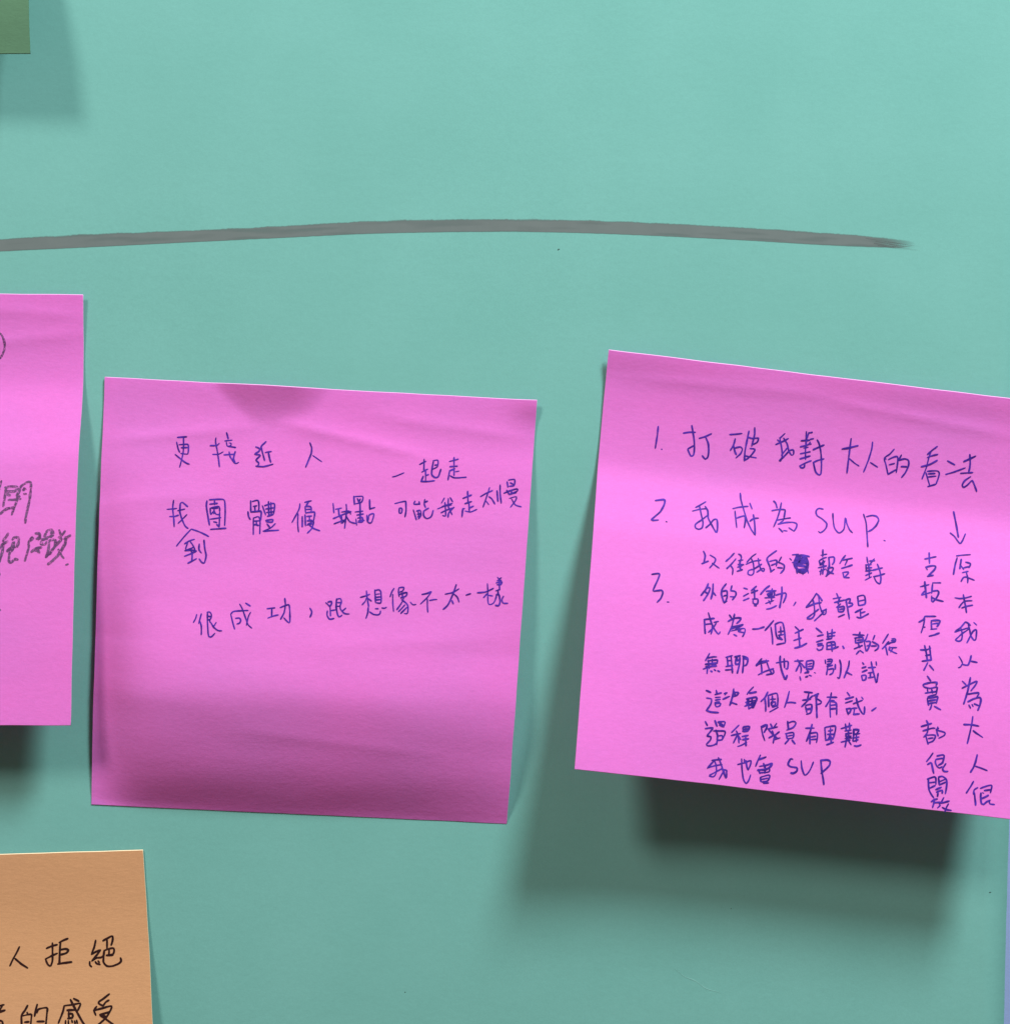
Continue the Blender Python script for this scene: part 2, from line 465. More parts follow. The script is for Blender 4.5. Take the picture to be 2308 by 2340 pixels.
WRITING_MID = [
 ('written_line', None, [
  [1743,1316,1961,1290],
  [1884,1304,1895,1457,1897,1642,1871,1828,1832,2011],
  [1731,1425,1776,1587,1816,1663],
  [1790,1483,1982,1463,2011,1513,2013,1656,1989,1695,1842,1686],
  [1845,1552,1986,1539],
  [1712,1718,1871,1832,1978,1905,2061,1929],
  [2637,1277,2634,1376,2693,1620,2758,1955],
  [2511,1465,2663,1453,2725,1396],
  [2578,1671,2715,1660,2823,1596],
  [2875,1141,2922,1289],
  [2843,1340,3016,1310],
  [2881,1359,2911,1460,2987,1439,2994,1387,2939,1380],
  [2917,1460,3009,1469,3107,1482],
  [2842,1667,3090,1639],
  [2959,1589,2993,1706,3114,1854,3203,1819],
  [3101,1573,3070,1743,3124,1854],
  [3802,1302,3697,1421,3720,1523,3795,1750],
  [3797,1560,3938,1528],
  [3873,1566,3908,1698,3940,1783],
  [3566,1439,3660,1475,3654,1537,3557,1614,3690,1628,3596,1746,3665,1814,3645,1877],
  [3601,1890,3768,1895,3908,1853,4003,1821],
  [4818,1274,4866,1389,4864,1523,4804,1712,4753,1859],
  [4903,1573,5130,1715]]),
 ('written_line', None, [
  [1603,3009,1740,2992,1837,2973],
  [1746,2788,1736,2982,1774,3225,1796,3407],
  [1673,3173,1791,3163,1881,3127],
  [1906,2861,1907,3055,1968,3225,2048,3373,2123,3426],
  [1900,2861,1955,2828,2083,2923],
  [1854,3027,2025,2977],
  [2073,3107,1996,3193,1882,3321],
  [2521,2761,2512,2880,2563,3123,2612,3324],
  [2571,2734,2722,2716,2884,2708,2931,2756,2958,3000,2966,3316],
  [2642,3420,2804,3399,3002,3375],
  [2693,2738,2704,2840],
  [2586,2836,2767,2806],
  [2612,2926,2802,2875,2829,2986],
  [2602,2927,2621,3079],
  [2643,2935,2794,2917],
  [2631,3078,2697,2993,2742,3062,2824,3068],
  [2695,2952,2701,3054],
  [2617,3185,2869,3137],
  [2830,3007,2842,3353],
  [2702,3242,2785,3254],
  [2777,3295,2842,3353],
  [3530,2704,3551,2969],
  [3566,2723,3706,2695,3727,2929,3571,2968],
  [3599,2834,3683,2815],
  [3634,2832,3651,2943],
  [3485,2962,3506,3073,3552,3142],
  [3551,2969,3773,2937,3797,2997,3787,3161],
  [3620,3098,3642,3494],
  [3621,3108,3741,3071,3780,3202,3791,3466],
  [3625,3179,3767,3162],
  [3686,3166,3701,3247,3651,3270],
  [3660,3249,3754,3275],
  [3809,2808,3900,3022],
  [3856,2806,4066,2738,4095,2818,4081,2982],
  [3945,2699,3978,3028],
  [3891,2880,4092,2838],
  [4003,2720,4033,3026],
  [3917,2960,4088,2931],
  [3943,3051,4082,2992],
  [3908,3144,4069,3115,4057,3177,3920,3174],
  [3944,3224,4021,3312],
  [4137,3208,4041,3311,3883,3390],
  [3864,3401,4228,3358],
  [4675,2716,4663,2849,4521,3163],
  [4650,2952,4654,3177,4688,3379],
  [4785,2679,4939,2634],
  [4876,2664,4821,2759],
  [4801,2771,4821,2923],
  [4811,2770,4934,2774,4950,2865],
  [4826,2841,4937,2831],
  [4821,2923,5023,2892,5031,3014],
  [4751,3008,4767,3253],
  [4813,2964,4841,3228],
  [4857,3003,4978,2986],
  [4873,3104,4985,3088],
  [4918,3000,4924,3102],
  [5027,2953,5016,3097,4889,3185],
  [4870,3207,5030,3157],
  [5027,3117,4987,3282,4887,3399],
  [4931,3203,5038,3279,5183,3323],
  [5444,2665,5479,2888],
  [5508,2801,5648,2767],
  [5471,3022,5688,2918,5877,2837],
  [5578,2781,5609,2943,5686,3041],
  [5499,3143,5737,3038],
  [5660,2950,5671,3124],
  [5750,2669,5770,2852,5750,3232],
  [5654,2858,5825,2829,5871,2898],
  [5761,2935,5862,3073,6006,3106],
  [5692,3122,5784,2974],
  [5914,2472,5941,2675],
  [5935,2485,6107,2466,6131,2516,6096,2610,5956,2654],
  [5999,2523,6045,2612],
  [6070,2529,6035,2613],
  [6066,2611,6104,3040],
  [5969,2842,6150,2812],
  [6014,2911,6165,2877],
  [6000,3004,6025,3146],
  [6039,2982,6139,2956,6156,3057,6045,3073],
  [6063,3042,6195,3025],
  [6285,2534,6306,2763],
  [6309,2752,6418,2712],
  [6247,2899,6266,3031,6310,3080,6370,3056,6408,2860,6298,2896,6287,3030],
  [6873,2600,6989,2563,7125,2525],
  [7125,2525,7147,2739,7130,2904],
  [6988,2696,6995,2809,7046,2806,7049,2703,6994,2696],
  [7342,2513,7317,2586,7438,2580],
  [7434,2519,7449,2590],
  [7563,2460,7560,2574,7596,2654],
  [7557,2533,7632,2498],
  [7315,2720,7402,2951],
  [7388,2747,7478,2722,7497,2844,7441,2929],
  [7413,2817,7484,2803],
  [7428,2878,7497,2854],
  [7428,2724,7460,2907],
  [7658,2661,7561,2738,7568,2850,7644,2908,7742,2851,7777,2706],
  [7551,2738,7668,2660],
  [8017,2405,7954,2532],
  [7872,2670,8030,2600,8191,2561],
  [8034,2507,8075,2813,8004,2817],
  [7959,2758,8077,2690,8256,2619],
  [8109,2411,8122,2605,8227,2795],
  [8149,2388,8216,2487],
  [8255,2609,8142,2748,8129,2852],
  [7970,2614,8208,2519],
  [8444,2393,8641,2300],
  [8544,2217,8573,2499],
  [8497,2514,8652,2454],
  [8592,2478,8616,2682],
  [8601,2611,8704,2558],
  [8460,2629,8453,2824],
  [8515,2687,8648,2701,8786,2632],
  [8501,2627,8461,2639],
  [8848,2331,8984,2241,9122,2172],
  [9046,2104,9007,2271,8926,2573],
  [9041,2320,9115,2368,9195,2487],
  [8987,2426,9053,2505],
  [9224,2166,9261,2422],
  [9286,2029,9300,2234,9341,2459],
  [9443,1948,9472,2071],
  [9471,1905,9612,1883,9611,2022,9501,2048],
  [9515,1965,9599,2002],
  [9386,2220,9528,2150,9687,2100,9691,2152,9514,2244],
  [9446,2144,9514,2244],
  [9548,2139,9574,2230],
  [9514,2244,9674,2194],
  [9520,2336,9680,2286,9666,2380,9555,2550],
  [9572,2344,9673,2482,9818,2520]]),
 ('inserted_word', 'word added under a caret mark', [
  [1875,3849,2044,3617,2195,3437],
  [2195,3437,2403,3497,2613,3588],
  [2059,3789,2172,3712,2292,3666],
  [2134,3755,2094,3919,2224,3882,2273,3849],
  [2194,3731,2272,3829,2319,3928],
  [2075,3944,2207,3924,2329,3931],
  [2078,4072,2232,4003,2350,3936],
  [2215,3893,2255,4032,2254,4174],
  [2166,4229,2264,4174,2362,4112],
  [2404,3771,2405,3903,2471,3981],
  [2506,3675,2540,3876,2581,4036,2551,4200,2490,4193,2423,4115]]),
 ('written_line', None, [
  [6778,1977,6867,1952,7045,1864],
  [7387,1652,7534,1565],
  [7486,1517,7499,1805],
  [7450,1828,7587,1748],
  [7537,1761,7554,2029],
  [7546,1905,7616,1875],
  [7496,1918,7448,2055],
  [7448,2045,7586,2041,7767,2011],
  [7696,1546,7806,1526,7806,1675,7679,1754],
  [7706,1556,7687,1722,7686,1867,7762,1935,7842,1910,7891,1732],
  [7743,1647,7803,1634],
  [8076,1540,8281,1473],
  [8177,1438,8190,1644],
  [8090,1663,8271,1639],
  [8193,1685,8205,1870],
  [8090,1763,8215,1704],
  [8230,1776,8316,1755],
  [8096,1762,8070,1980],
  [8114,1875,8229,1920,8492,1890]]),
 ('written_line', None, [
  [2456,5393,2438,5484,2394,5580],
  [2563,5371,2541,5488,2518,5599],
  [2545,5548,2585,5666,2598,5849],
  [2692,5331,2753,5322,2797,5376,2789,5476,2726,5509],
  [2703,5340,2718,5540,2748,5758,2773,5876,2835,5883,2911,5800],
  [2709,5420,2785,5426],
  [2766,5497,2780,5557],
  [2795,5556,2881,5671,2987,5736,3069,5734],
  [2922,5550,2869,5652],
  [3244,5350,3297,5511,3361,5688],
  [3244,5350,3320,5280,3644,5244],
  [3434,5108,3498,5201,3595,5417,3668,5573,3765,5648],
  [3571,5077,3687,5142],
  [3703,5281,3655,5394,3628,5585],
  [3362,5438,3453,5428,3488,5482,3462,5543,3402,5566],
  [4077,5182,4259,5153],
  [4189,5177,4199,5367],
  [4113,5395,4221,5346,4351,5309],
  [4380,5141,4488,5092,4578,5067,4607,5186,4627,5466,4554,5440,4477,5363],
  [4473,4922,4497,5071,4480,5253,4409,5407],
  [5071,5119,5117,5191,5112,5262,5086,5324],
  [5428,4975,5481,5013,5525,5061],
  [5478,4962,5558,4938,5563,5008,5525,5051],
  [5536,5060,5561,5280],
  [5552,5156,5673,5130],
  [5482,5163,5479,5264,5546,5351,5656,5326],
  [5675,4872,5679,5073,5721,5232,5766,5290,5833,5237],
  [5686,4881,5767,4867,5793,4947,5758,5039,5687,5043],
  [5702,4961,5783,4957],
  [5768,5029,5783,5108,5882,5204,5994,5209],
  [5904,5078,5817,5157],
  [6224,4814,6363,4767,6438,4729],
  [6355,4656,6374,4776,6431,5016],
  [6366,4817,6341,4899,6276,4983],
  [6387,4826,6494,4888],
  [6547,4626,6587,4917],
  [6558,4636,6648,4617,6693,4680,6709,4911,6597,4917],
  [6584,4725,6675,4711],
  [6589,4796,6690,4781],
  [6593,4856,6694,4841],
  [6422,5036,6420,5157,6384,5300],
  [6460,5135,6555,5191,6657,5196,6706,5164,6712,5103],
  [6587,5059,6658,5055],
  [6738,5031,6799,5038,6844,5012],
  [6991,4567,6946,4647,6913,4766],
  [6970,4706,6983,4888,7017,5098],
  [7102,4554,7098,4639,7127,4759],
  [7102,4548,7213,4532,7198,4614,7119,4648],
  [7133,4698,7292,4646,7278,4731,7159,4778],
  [7191,4655,7198,4756],
  [7238,4754,7187,4898,7086,5054],
  [7182,4817,7310,4912,7348,5011,7336,5133,7265,5136],
  [7271,4934,7130,5103],
  [7316,4993,7183,5140],
  [7389,4864,7454,4925,7524,4912],
  [7645,4677,7761,4647,7864,4601],
  [7861,4611,7768,4748,7625,4901],
  [7780,4777,7792,4949,7811,5080],
  [7833,4805,7913,4785,8010,4772],
  [8185,4642,8349,4597,8505,4498],
  [8428,4406,8371,4616,8267,4885,8162,4996],
  [8392,4636,8468,4693,8522,4808],
  [8351,4780,8391,4859],
  [8668,4642,8718,4624,8778,4600],
  [8929,4573,9120,4543,9298,4449],
  [9148,4350,9171,4536,9185,4739,9222,4835,9321,4794,9383,4648],
  [9164,4577,9079,4683],
  [9187,4617,9290,4632],
  [9372,4190,9405,4229,9387,4271],
  [9464,4196,9406,4239],
  [9350,4324,9480,4287,9455,4359,9373,4363],
  [9367,4272,9468,4257],
  [9420,4300,9443,4482],
  [9353,4507,9452,4471],
  [9389,4587,9355,4690],
  [9369,4598,9430,4585,9471,4746,9447,4844,9366,4842],
  [9404,4504,9421,4605],
  [9544,4620,9509,4703,9545,4783,9658,4781]]),
]
WRITING_RIGHT = [
 ('written_line', None, [
  [1313,1695,1314,1889,1293,2237],
  [1437,2245,1452,2249],
  [2091,1575,2133,1742,2182,1951,2203,2186,2192,2296,2132,2325,2048,2174],
  [1911,1791,2061,1747,2200,1733],
  [2047,2163,2191,2054],
  [2288,1869,2417,1814,2572,1718],
  [2438,1822,2513,1974,2538,2144,2531,2296,2474,2357,2396,2281],
  [2991,1687,3142,1657,3272,1623],
  [3128,1771,3104,1921,3036,2080],
  [3094,1922,3150,2088,3187,2159],
  [3132,2003,3261,1955,3317,2002,3286,2114,3183,2239],
  [3429,1545,3407,1753,3382,2037,3387,2284],
  [3412,1692,3517,1713,3668,1681],
  [3668,1681,3647,1787,3551,1860],
  [3553,1443,3566,1624,3524,1910],
  [3489,1969,3612,1975,3552,2101,3459,2221,3386,2274],
  [3403,2163,3517,2171,3661,2178],
  [4267,1497,4166,1624],
  [4079,1797,4254,1688,4360,1610],
  [4155,1614,4215,1823,4255,2034,4227,2188],
  [4109,1674,4175,1720],
  [4247,1613,4341,1742,4397,1908,4468,2007,4516,1968,4497,1873,4417,1894],
  [4196,2182,4289,2073,4407,1906],
  [4234,2036,4351,1849],
  [4227,2188,4242,2122],
  [4760,1386,4784,1750],
  [4659,1626,4861,1585],
  [4653,1778,4830,1701,4875,1631],
  [4822,1400,4778,1578],
  [4737,1800,4836,1765],
  [4668,1949,4897,1870],
  [4669,2078,4907,1972],
  [4773,1752,4802,2072],
  [4694,2237,4810,2158,4947,2080],
  [4683,2239,4719,2288,4789,2268,4792,2182],
  [5028,1557,5084,1648,5144,1856,5184,2132,5190,2369,5142,2408,5064,2342,4994,2124],
  [4955,1811,5082,1734,5208,1658],
  [4984,2125,5091,2057,5230,2001],
  [4846,1408,4905,1385],
  [4861,1568,4950,1535],
  [4872,1685,4902,1675],
  [5812,1425,5806,1685,5800,1945,5793,2282],
  [5624,1708,5793,1655,5991,1575],
  [5807,1912,5929,2005,6058,2075],
  [6318,1447,6314,1621,6267,1886,6177,2211],
  [6314,1956,6498,2051],
  [6836,1559,6742,1696,6629,1808,6687,1984,6747,2193],
  [6629,1808,6672,1824],
  [6724,1832,6830,1760,6930,1732,6947,1908,6936,2125],
  [6756,1954,6875,1906],
  [6747,2193,6929,2051],
  [7018,1678,6959,1820],
  [6959,1820,7098,1763,7193,1790,7205,1918,7149,2098,7068,2228],
  [7034,1962,7166,1949],
  [7828,1363,7725,1463,7615,1589],
  [7622,1660,7739,1601,7858,1554],
  [7501,1906,7699,1823,7862,1700],
  [7697,1488,7655,1688,7625,1908,7550,2210],
  [7627,2038,7681,2182,7735,2327],
  [7654,2002,7877,1962,7939,2019,7916,2174,7885,2286],
  [7680,2063,7842,2032],
  [7677,2139,7868,2093],
  [7698,2375,7886,2290],
  [8097,1686,8279,1764],
  [8088,2022,8265,1945,8529,1804],
  [8474,1659,8599,1578,8744,1484],
  [8598,1460,8631,1693,8620,1890],
  [8430,1953,8713,1895],
  [8671,2002,8548,2115,8497,2230,8533,2286,8619,2214,8711,2094,8757,2154,8846,2348]]),
 ('written_line', None, [
  [1383,3522,1595,3474,1592,3603,1510,3785,1318,4001,1490,3983],
  [1660,4000,1680,4006],
  [2557,3400,2454,3483,2326,3575],
  [2259,3669,2419,3606,2581,3568],
  [2416,3531,2466,3728,2515,3914,2501,4044,2422,4092,2349,4063,2345,3978,2472,3866,2609,3732],
  [2548,3515,2614,3624,2632,3793,2721,3952,2830,4119,2856,4021,2837,3810,2756,3820,2680,3936,2582,4038],
  [3348,3090,3376,3270,3458,3518,3528,3723,3638,3944,3734,4070],
  [3191,3491,3352,3434,3545,3389],
  [3245,3545,3274,3755,3302,3943],
  [3292,3710,3463,3635,3497,3727,3474,3932],
  [3583,3308,3639,3441],
  [3675,3576,3714,3785,3734,4059],
  [3600,3746,3689,3671,3807,3645],
  [4132,3185,4185,3232,4220,3346],
  [4317,3205,4292,3369,4238,3591,4154,3826],
  [4100,3426,4252,3379,4405,3366,4402,3463,4391,3572],
  [4230,3645,4381,3594,4544,3548],
  [4383,3626,4303,3700],
  [4254,3739,4425,3679,4588,3650,4691,3673,4683,3770,4625,3873],
  [4277,3832,4371,3916],
  [4390,3875,4472,3878],
  [4510,3792,4614,3853],
  [5295,3238,5192,3234,5132,3306,5156,3411,5280,3481,5385,3575,5378,3683,5309,3777,5238,3824,5196,3787],
  [5526,3310,5536,3470,5571,3659,5656,3765,5717,3758,5796,3652,5821,3381,5855,3516,5919,3658,5992,3730],
  [6243,3241,6304,3438,6328,3670,6354,4029],
  [6311,3297,6444,3248,6547,3257,6599,3336,6550,3471,6450,3591,6359,3656],
  [6729,3823,6760,3830]]),
 ('drawn_arrow', 'blue arrow pointing down to the written columns', [
  [8343,2911,8403,3173,8466,3530],
  [8272,3447,8374,3520,8497,3676,8558,3604,8630,3424]]),
 ('written_number', None, [
  [1410,5301,1579,5266,1566,5382,1465,5676,1545,5677,1665,5651,1689,5721,1648,5851,1573,5947],
  [1802,5911,1843,5910]]),
 ('written_line', None, [
  [2560,4604,2607,4708,2586,4879],
  [2538,4910,2695,4823],
  [2717,4678,2842,4742,2836,4827,2724,4988],
  [2778,4866,2945,4965],
  [3268,4567,3183,4679,3087,4785],
  [3315,4694,3212,4843,3117,4954],
  [3203,4870,3258,4943,3255,5086],
  [3370,4571,3422,4596,3445,4656],
  [3378,4728,3478,4701],
  [3436,4668,3412,4797,3441,4962],
  [3373,4823,3504,4811],
  [3366,4887,3465,4837],
  [3361,4989,3480,4932],
  [3773,4517,3685,4595,3571,4746],
  [3554,4797,3711,4708,3891,4654],
  [3667,4639,3724,4759,3745,4966,3698,5039,3616,5024,3622,4939,3721,4896],
  [3829,4619,3856,4763,3913,4882,3965,4918,3981,4842,3901,4863],
  [3721,4906,3916,4745],
  [3922,4860,3805,4959],
  [4244,4382,4136,4475,4031,4605,4100,4775,4147,4916],
  [4094,4660,4254,4608,4251,4756],
  [4139,4749,4238,4695],
  [4126,4908,4214,4834],
  [4361,4521,4315,4622],
  [4276,4648,4431,4702,4426,4819,4359,4911],
  [4282,4784,4394,4781],
  [5314,4223,5313,4392],
  [5271,4366,5412,4317],
  [5235,4507,5324,4433,5404,4402],
  [5236,4518,5290,4596,5366,4481,5250,4611],
  [5222,4674,5412,4602],
  [5326,4475,5343,4663],
  [5256,4758,5394,4677],
  [5293,4690,5279,4839],
  [5334,4685,5329,4812],
  [5445,4397,5576,4370,5580,4486,5542,4554],
  [5455,4396,5473,4605,5422,4853],
  [5434,4651,5565,4625,5538,4723,5402,4855],
  [5415,4696,5499,4749,5581,4770],
  [5839,4295,5770,4399,5713,4507],
  [5771,4420,5892,4384,6002,4344],
  [5892,4394,5835,4538],
  [5757,4622,5897,4562,6007,4506],
  [5791,4712,5826,4838],
  [5801,4711,5922,4686,5904,4740,5836,4822],
  [5836,4833,5947,4819],
  [6337,4275,6360,4410],
  [6510,4296,6421,4423],
  [6399,4363,6521,4337],
  [6310,4469,6442,4442],
  [6321,4488,6335,4603],
  [6380,4428,6395,4574],
  [6343,4538,6464,4513],
  [6315,4616,6446,4578],
  [6319,4720,6458,4640],
  [6396,4616,6411,4762],
  [6312,4833,6461,4734],
  [6466,4582,6707,4489],
  [6583,4414,6649,4585,6675,4750,6658,4878,6576,4846,6522,4748],
  [6502,4729,6632,4682,6762,4623]]),
 ('scribbled_out_word', 'word scribbled out in dense blue ink', [
  [4555,4529,4597,4566],
  [4612,4437,4753,4403],
  [4875,4415,5007,4430],
  [4620,4622,4699,4585],
  [4693,4448,4895,4413,4982,4560,4970,4751,4873,4847,4728,4781,4669,4599,4714,4446],
  [4714,4467,4920,4526,4697,4532,4964,4605,4700,4606,4967,4688,4723,4677],
  [4728,4781,4969,4730,4771,4839,4952,4795],
  [4678,4556,4794,4415,4723,4677,4875,4426,4761,4609,4937,4460,4883,4615,4971,4540],
  [4691,4638,4742,4864],
  [4944,4607,4998,4832],
  [4726,4739,4771,4839,4850,4787,4874,4879],
  [4796,4467,4699,4585,4839,4536,4736,4506,4922,4568],
  [4964,4605,4964,4695,4922,4774,4852,4823,4789,4830,4745,4796,4709,4727,4681,4640,4679,4547,4721,4468,4792,4419,4854,4411,4898,4446,4934,4515,4964,4602],
  [4958,4605,4947,4687,4899,4756,4846,4798,4802,4804,4762,4773,4717,4715,4685,4639,4696,4556,4744,4486,4797,4444,4841,4438,4881,4469,4926,4527,4958,4603],
  [4986,4602,4961,4687,4912,4760,4861,4805,4806,4811,4740,4782,4679,4722,4657,4643,4682,4555,4731,4482,4782,4437,4837,4430,4903,4460,4964,4520,4986,4600]]),
 ('written_line', None, [
  [2715,5361,2673,5496,2562,5666],
  [2662,5477,2761,5454,2729,5593,2629,5782],
  [2646,5562,2709,5596],
  [2826,5352,2827,5540,2797,5720],
  [2827,5540,2902,5624],
  [3127,5315,3043,5450,3030,5577,3102,5776],
  [3047,5512,3146,5479,3164,5623,3122,5774],
  [3083,5612,3152,5583],
  [3103,5780,3170,5722],
  [3259,5344,3236,5468],
  [3236,5468,3347,5475,3362,5557,3288,5681],
  [3234,5610,3334,5602],
  [3533,5369,3625,5383],
  [3534,5561,3650,5480],
  [3539,5664,3666,5592],
  [3822,5287,3707,5410],
  [3710,5462,3857,5381],
  [3775,5360,3797,5587],
  [3748,5603,3868,5588,3864,5703,3773,5704,3758,5612],
  [3796,5753,3846,5751],
  [4122,5238,4026,5329,3922,5471],
  [4049,5379,4279,5340],
  [4186,5299,4182,5623],
  [4072,5449,4230,5367,4235,5470,4094,5488],
  [4027,5542,4256,5499],
  [4091,5425,4213,5431,4083,5468],
  [4053,5670,4240,5574],
  [4120,5589,4164,5666],
  [4080,5801,4189,5767,4306,5690],
  [4405,5230,4414,5427,4379,5734],
  [4274,5445,4492,5366,4507,5458,4453,5610],
  [4743,5554,4697,5638],
  [5207,5288,5123,5444,4981,5649],
  [5207,5288,5281,5362,5345,5448],
  [4991,5648,5168,5543,5327,5492],
  [5133,5443,5171,5605,5180,5812,5104,5904,5013,5905,5110,5810,5274,5655],
  [5261,5365,5301,5589,5380,5766,5439,5738,5444,5623],
  [5337,5709,5454,5633],
  [5397,5712,5186,5946],
  [5670,5231,5714,5330],
  [5594,5369,5774,5312],
  [5628,5455,5867,5363],
  [5744,5326,5710,5476],
  [5770,5469,5683,5563],
  [5713,5559,5728,5661],
  [5723,5558,5853,5521,5838,5637,5738,5660],
  [5756,5606,5835,5575],
  [5733,5785,5871,5706],
  [5887,5350,5935,5553,5986,5806],
  [5887,5361,5986,5317,5970,5423],
  [5950,5426,6041,5425,6033,5478,5934,5532],
  [6155,5244,6184,5460],
  [6155,5244,6305,5205,6333,5399,6184,5460],
  [6180,5356,6309,5308],
  [6110,5631,6277,5521],
  [6227,5548,6244,5723],
  [6241,5630,6340,5586],
  [6154,5734,6245,5743,6422,5622]]),
 ('written_column', None, [
  [7782,3989,7792,4253],
  [7680,4157,7945,4065],
  [7701,4344,7742,4407],
  [7711,4347,7843,4299,7935,4298,7905,4386,7765,4551],
  [7745,4564,7886,4519],
  [7687,4698,7738,5080],
  [7590,4836,7790,4759],
  [7703,4917,7625,5021],
  [7625,5031,7836,4942],
  [7870,4707,8062,4683],
  [7871,4728,7856,4961],
  [7875,4906,7996,4880,8018,4941,7960,5073,7882,5167],
  [7858,5023,7861,5148],
  [7879,5062,7981,5102,8134,5119],
  [7710,5527,7972,5495],
  [7711,5539,7682,5609,7574,5685],
  [7711,5564,7696,5711,7642,5926],
  [7688,5785,7728,5780],
  [7864,5608,7880,5813],
  [7874,5606,8065,5583,8037,5670,7999,5737],
  [7896,5687,8037,5649],
  [7860,5816,8000,5788],
  [7825,5986,7944,5940,8063,5878],
  [7636,6330,7776,6312,7874,6259],
  [7732,6215,7779,6405,7805,6556],
  [7843,6211,7868,6373,7894,6535],
  [7761,6448,7880,6413],
  [7686,6591,7904,6534],
  [7817,6606,7771,6715,7734,6802],
  [7859,6663,7963,6774],
  [7819,6925,7903,7027],
  [7728,7141,7760,7188],
  [7738,7130,7885,7071,8044,7047,8027,7115],
  [7760,7188,7891,7203,8049,7153,8052,7215,8037,7339],
  [7832,7221,7856,7320],
  [7787,7329,7935,7290,8053,7255],
  [7931,7209,7956,7308],
  [7850,7413,8037,7329],
  [7842,7445,7879,7604],
  [7851,7434,7980,7408,8079,7375,8063,7480,8046,7543],
  [7865,7504,8042,7451],
  [7877,7563,8045,7512],
  [7948,7575,7923,7681,7904,7703],
  [8009,7609,8162,7672],
  [7847,7960,7902,8052],
  [7735,8113,7970,8013],
  [7780,8209,7975,8125,8054,8115],
  [7893,8073,7881,8238,7808,8349],
  [7845,8303,7916,8509],
  [7865,8301,8063,8277,8048,8381,7992,8448],
  [7909,8377,8026,8343],
  [7914,8478,8011,8426],
  [8112,8077,8098,8191,8133,8289],
  [8076,8153,8278,8190,8261,8263,8146,8338],
  [8076,8143,8134,8105],
  [8035,8695,7975,8799,7898,8912],
  [7926,8975,8006,8923,8035,9011,8078,9163],
  [8128,8751,8280,8708,8285,8799,8255,8899,8174,8958],
  [8108,8832,8261,8789],
  [8108,8832,8100,8906,8140,8986,8202,9021,8259,8984],
  [8174,8958,8278,8885],
  [8338,8902,8273,9031,8312,9087,8395,9077],
  [7938,9313,8095,9240,8132,9278,8139,9410],
  [7962,9310,7985,9525,8032,9628,8109,9727],
  [7978,9393,8125,9357],
  [7985,9525,8129,9435],
  [8189,9235,8271,9207,8357,9251,8385,9332,8380,9466,8363,9601],
  [8190,9247,8217,9413],
  [8207,9341,8345,9264],
  [8217,9413,8372,9322],
  [8140,9531,8272,9455],
  [8160,9583,8288,9525,8292,9597],
  [8196,9578,8189,9682],
  [8054,9818,8123,9762,8192,9736],
  [8103,9836,8232,9809,8303,9813,8460,9752],
  [8123,9762,8115,9847,8091,9946],
  [8233,9833,8259,9878,8203,9945],
  [8332,9689,8280,9815],
  [8446,9820,8414,9884,8373,10015],
  [8309,9920,8405,9957,8518,9961]]),
 ('written_line', None, [
  [2757,6048,2829,6246,2920,6420,3017,6522,3053,6466],
  [2667,6224,2904,6164],
  [2677,6223,2698,6406,2717,6548],
  [2694,6334,2853,6305,2870,6426,2847,6543],
  [2900,6258,2998,6225],
  [2951,6272,2879,6405,2785,6509],
  [3239,6040,3293,6106],
  [3357,6005,3342,6090],
  [3218,6198,3343,6110,3502,6080,3486,6145,3410,6226],
  [3343,6110,3314,6290,3236,6506],
  [3296,6323,3571,6227],
  [3279,6377,3571,6227,3398,6362],
  [3301,6415,3596,6317,3612,6418,3568,6517],
  [3461,6406,3612,6418],
  [3439,6367,3519,6368],
  [3365,6486,3438,6518],
  [3787,6310,3916,6288,4053,6224],
  [4255,6050,4171,6174,4068,6311],
  [4203,6212,4245,6424,4265,6607],
  [4300,6148,4332,6372,4378,6469],
  [4290,6139,4387,6076,4468,6086,4517,6266,4552,6531],
  [4355,6606,4552,6541],
  [4379,6304,4497,6269],
  [4422,6175,4442,6358],
  [4383,6386,4502,6351],
  [4378,6469,4425,6422,4469,6489],
  [4398,6467,4488,6466],
  [4403,6384,4418,6464],
  [4752,6134,4846,6206],
  [4760,6288,4945,6173],
  [4836,6207,4886,6593],
  [4739,6462,4905,6384],
  [4768,6638,4915,6579,5041,6491],
  [5233,6107,5378,6207],
  [5272,6294,5410,6244],
  [5259,6434,5406,6368],
  [5281,6483,5390,6449],
  [5277,6586,5319,6622,5397,6582,5412,6487,5293,6522],
  [5497,6157,5525,6329],
  [5604,6092,5605,6319],
  [5500,6219,5678,6156],
  [5493,6282,5671,6233],
  [5485,6344,5604,6309],
  [5499,6425,5668,6384,5693,6494],
  [5499,6425,5507,6579],
  [5513,6496,5681,6444],
  [5598,6382,5629,6615],
  [5497,6580,5616,6555,5773,6480],
  [5862,6453,5895,6511],
  [6081,6158,6342,6143],
  [6239,6077,6225,6223],
  [6125,6235,6304,6193,6308,6296,6150,6346],
  [6145,6233,6150,6356],
  [6187,6279,6306,6254],
  [6126,6493,6312,6388],
  [6210,6349,6254,6447],
  [6182,6610,6238,6531],
  [6257,6508,6340,6560],
  [6421,6106,6385,6224,6348,6291],
  [6348,6291,6398,6512],
  [6388,6286,6488,6274,6454,6422,6418,6509],
  [6412,6386,6491,6356],
  [6582,6117,6546,6225],
  [6528,6269,6671,6334,6665,6417,6597,6477],
  [6512,6374,6632,6359],
  [6891,6048,6826,6170,6770,6280],
  [6908,6222,6832,6335,6765,6415],
  [6843,6354,6891,6544],
  [6976,6152,7056,6142,7049,6215,6929,6251],
  [6967,6194,7047,6185],
  [6890,6286,6950,6258],
  [6933,6343,6926,6426],
  [6954,6361,7094,6344],
  [6915,6407,7018,6457,7109,6482],
  [7014,6354,6958,6464]]),
 ('written_line', None, [
  [2846,6995,2802,7093,2758,7181],
  [2794,7115,2921,7069,3010,7058],
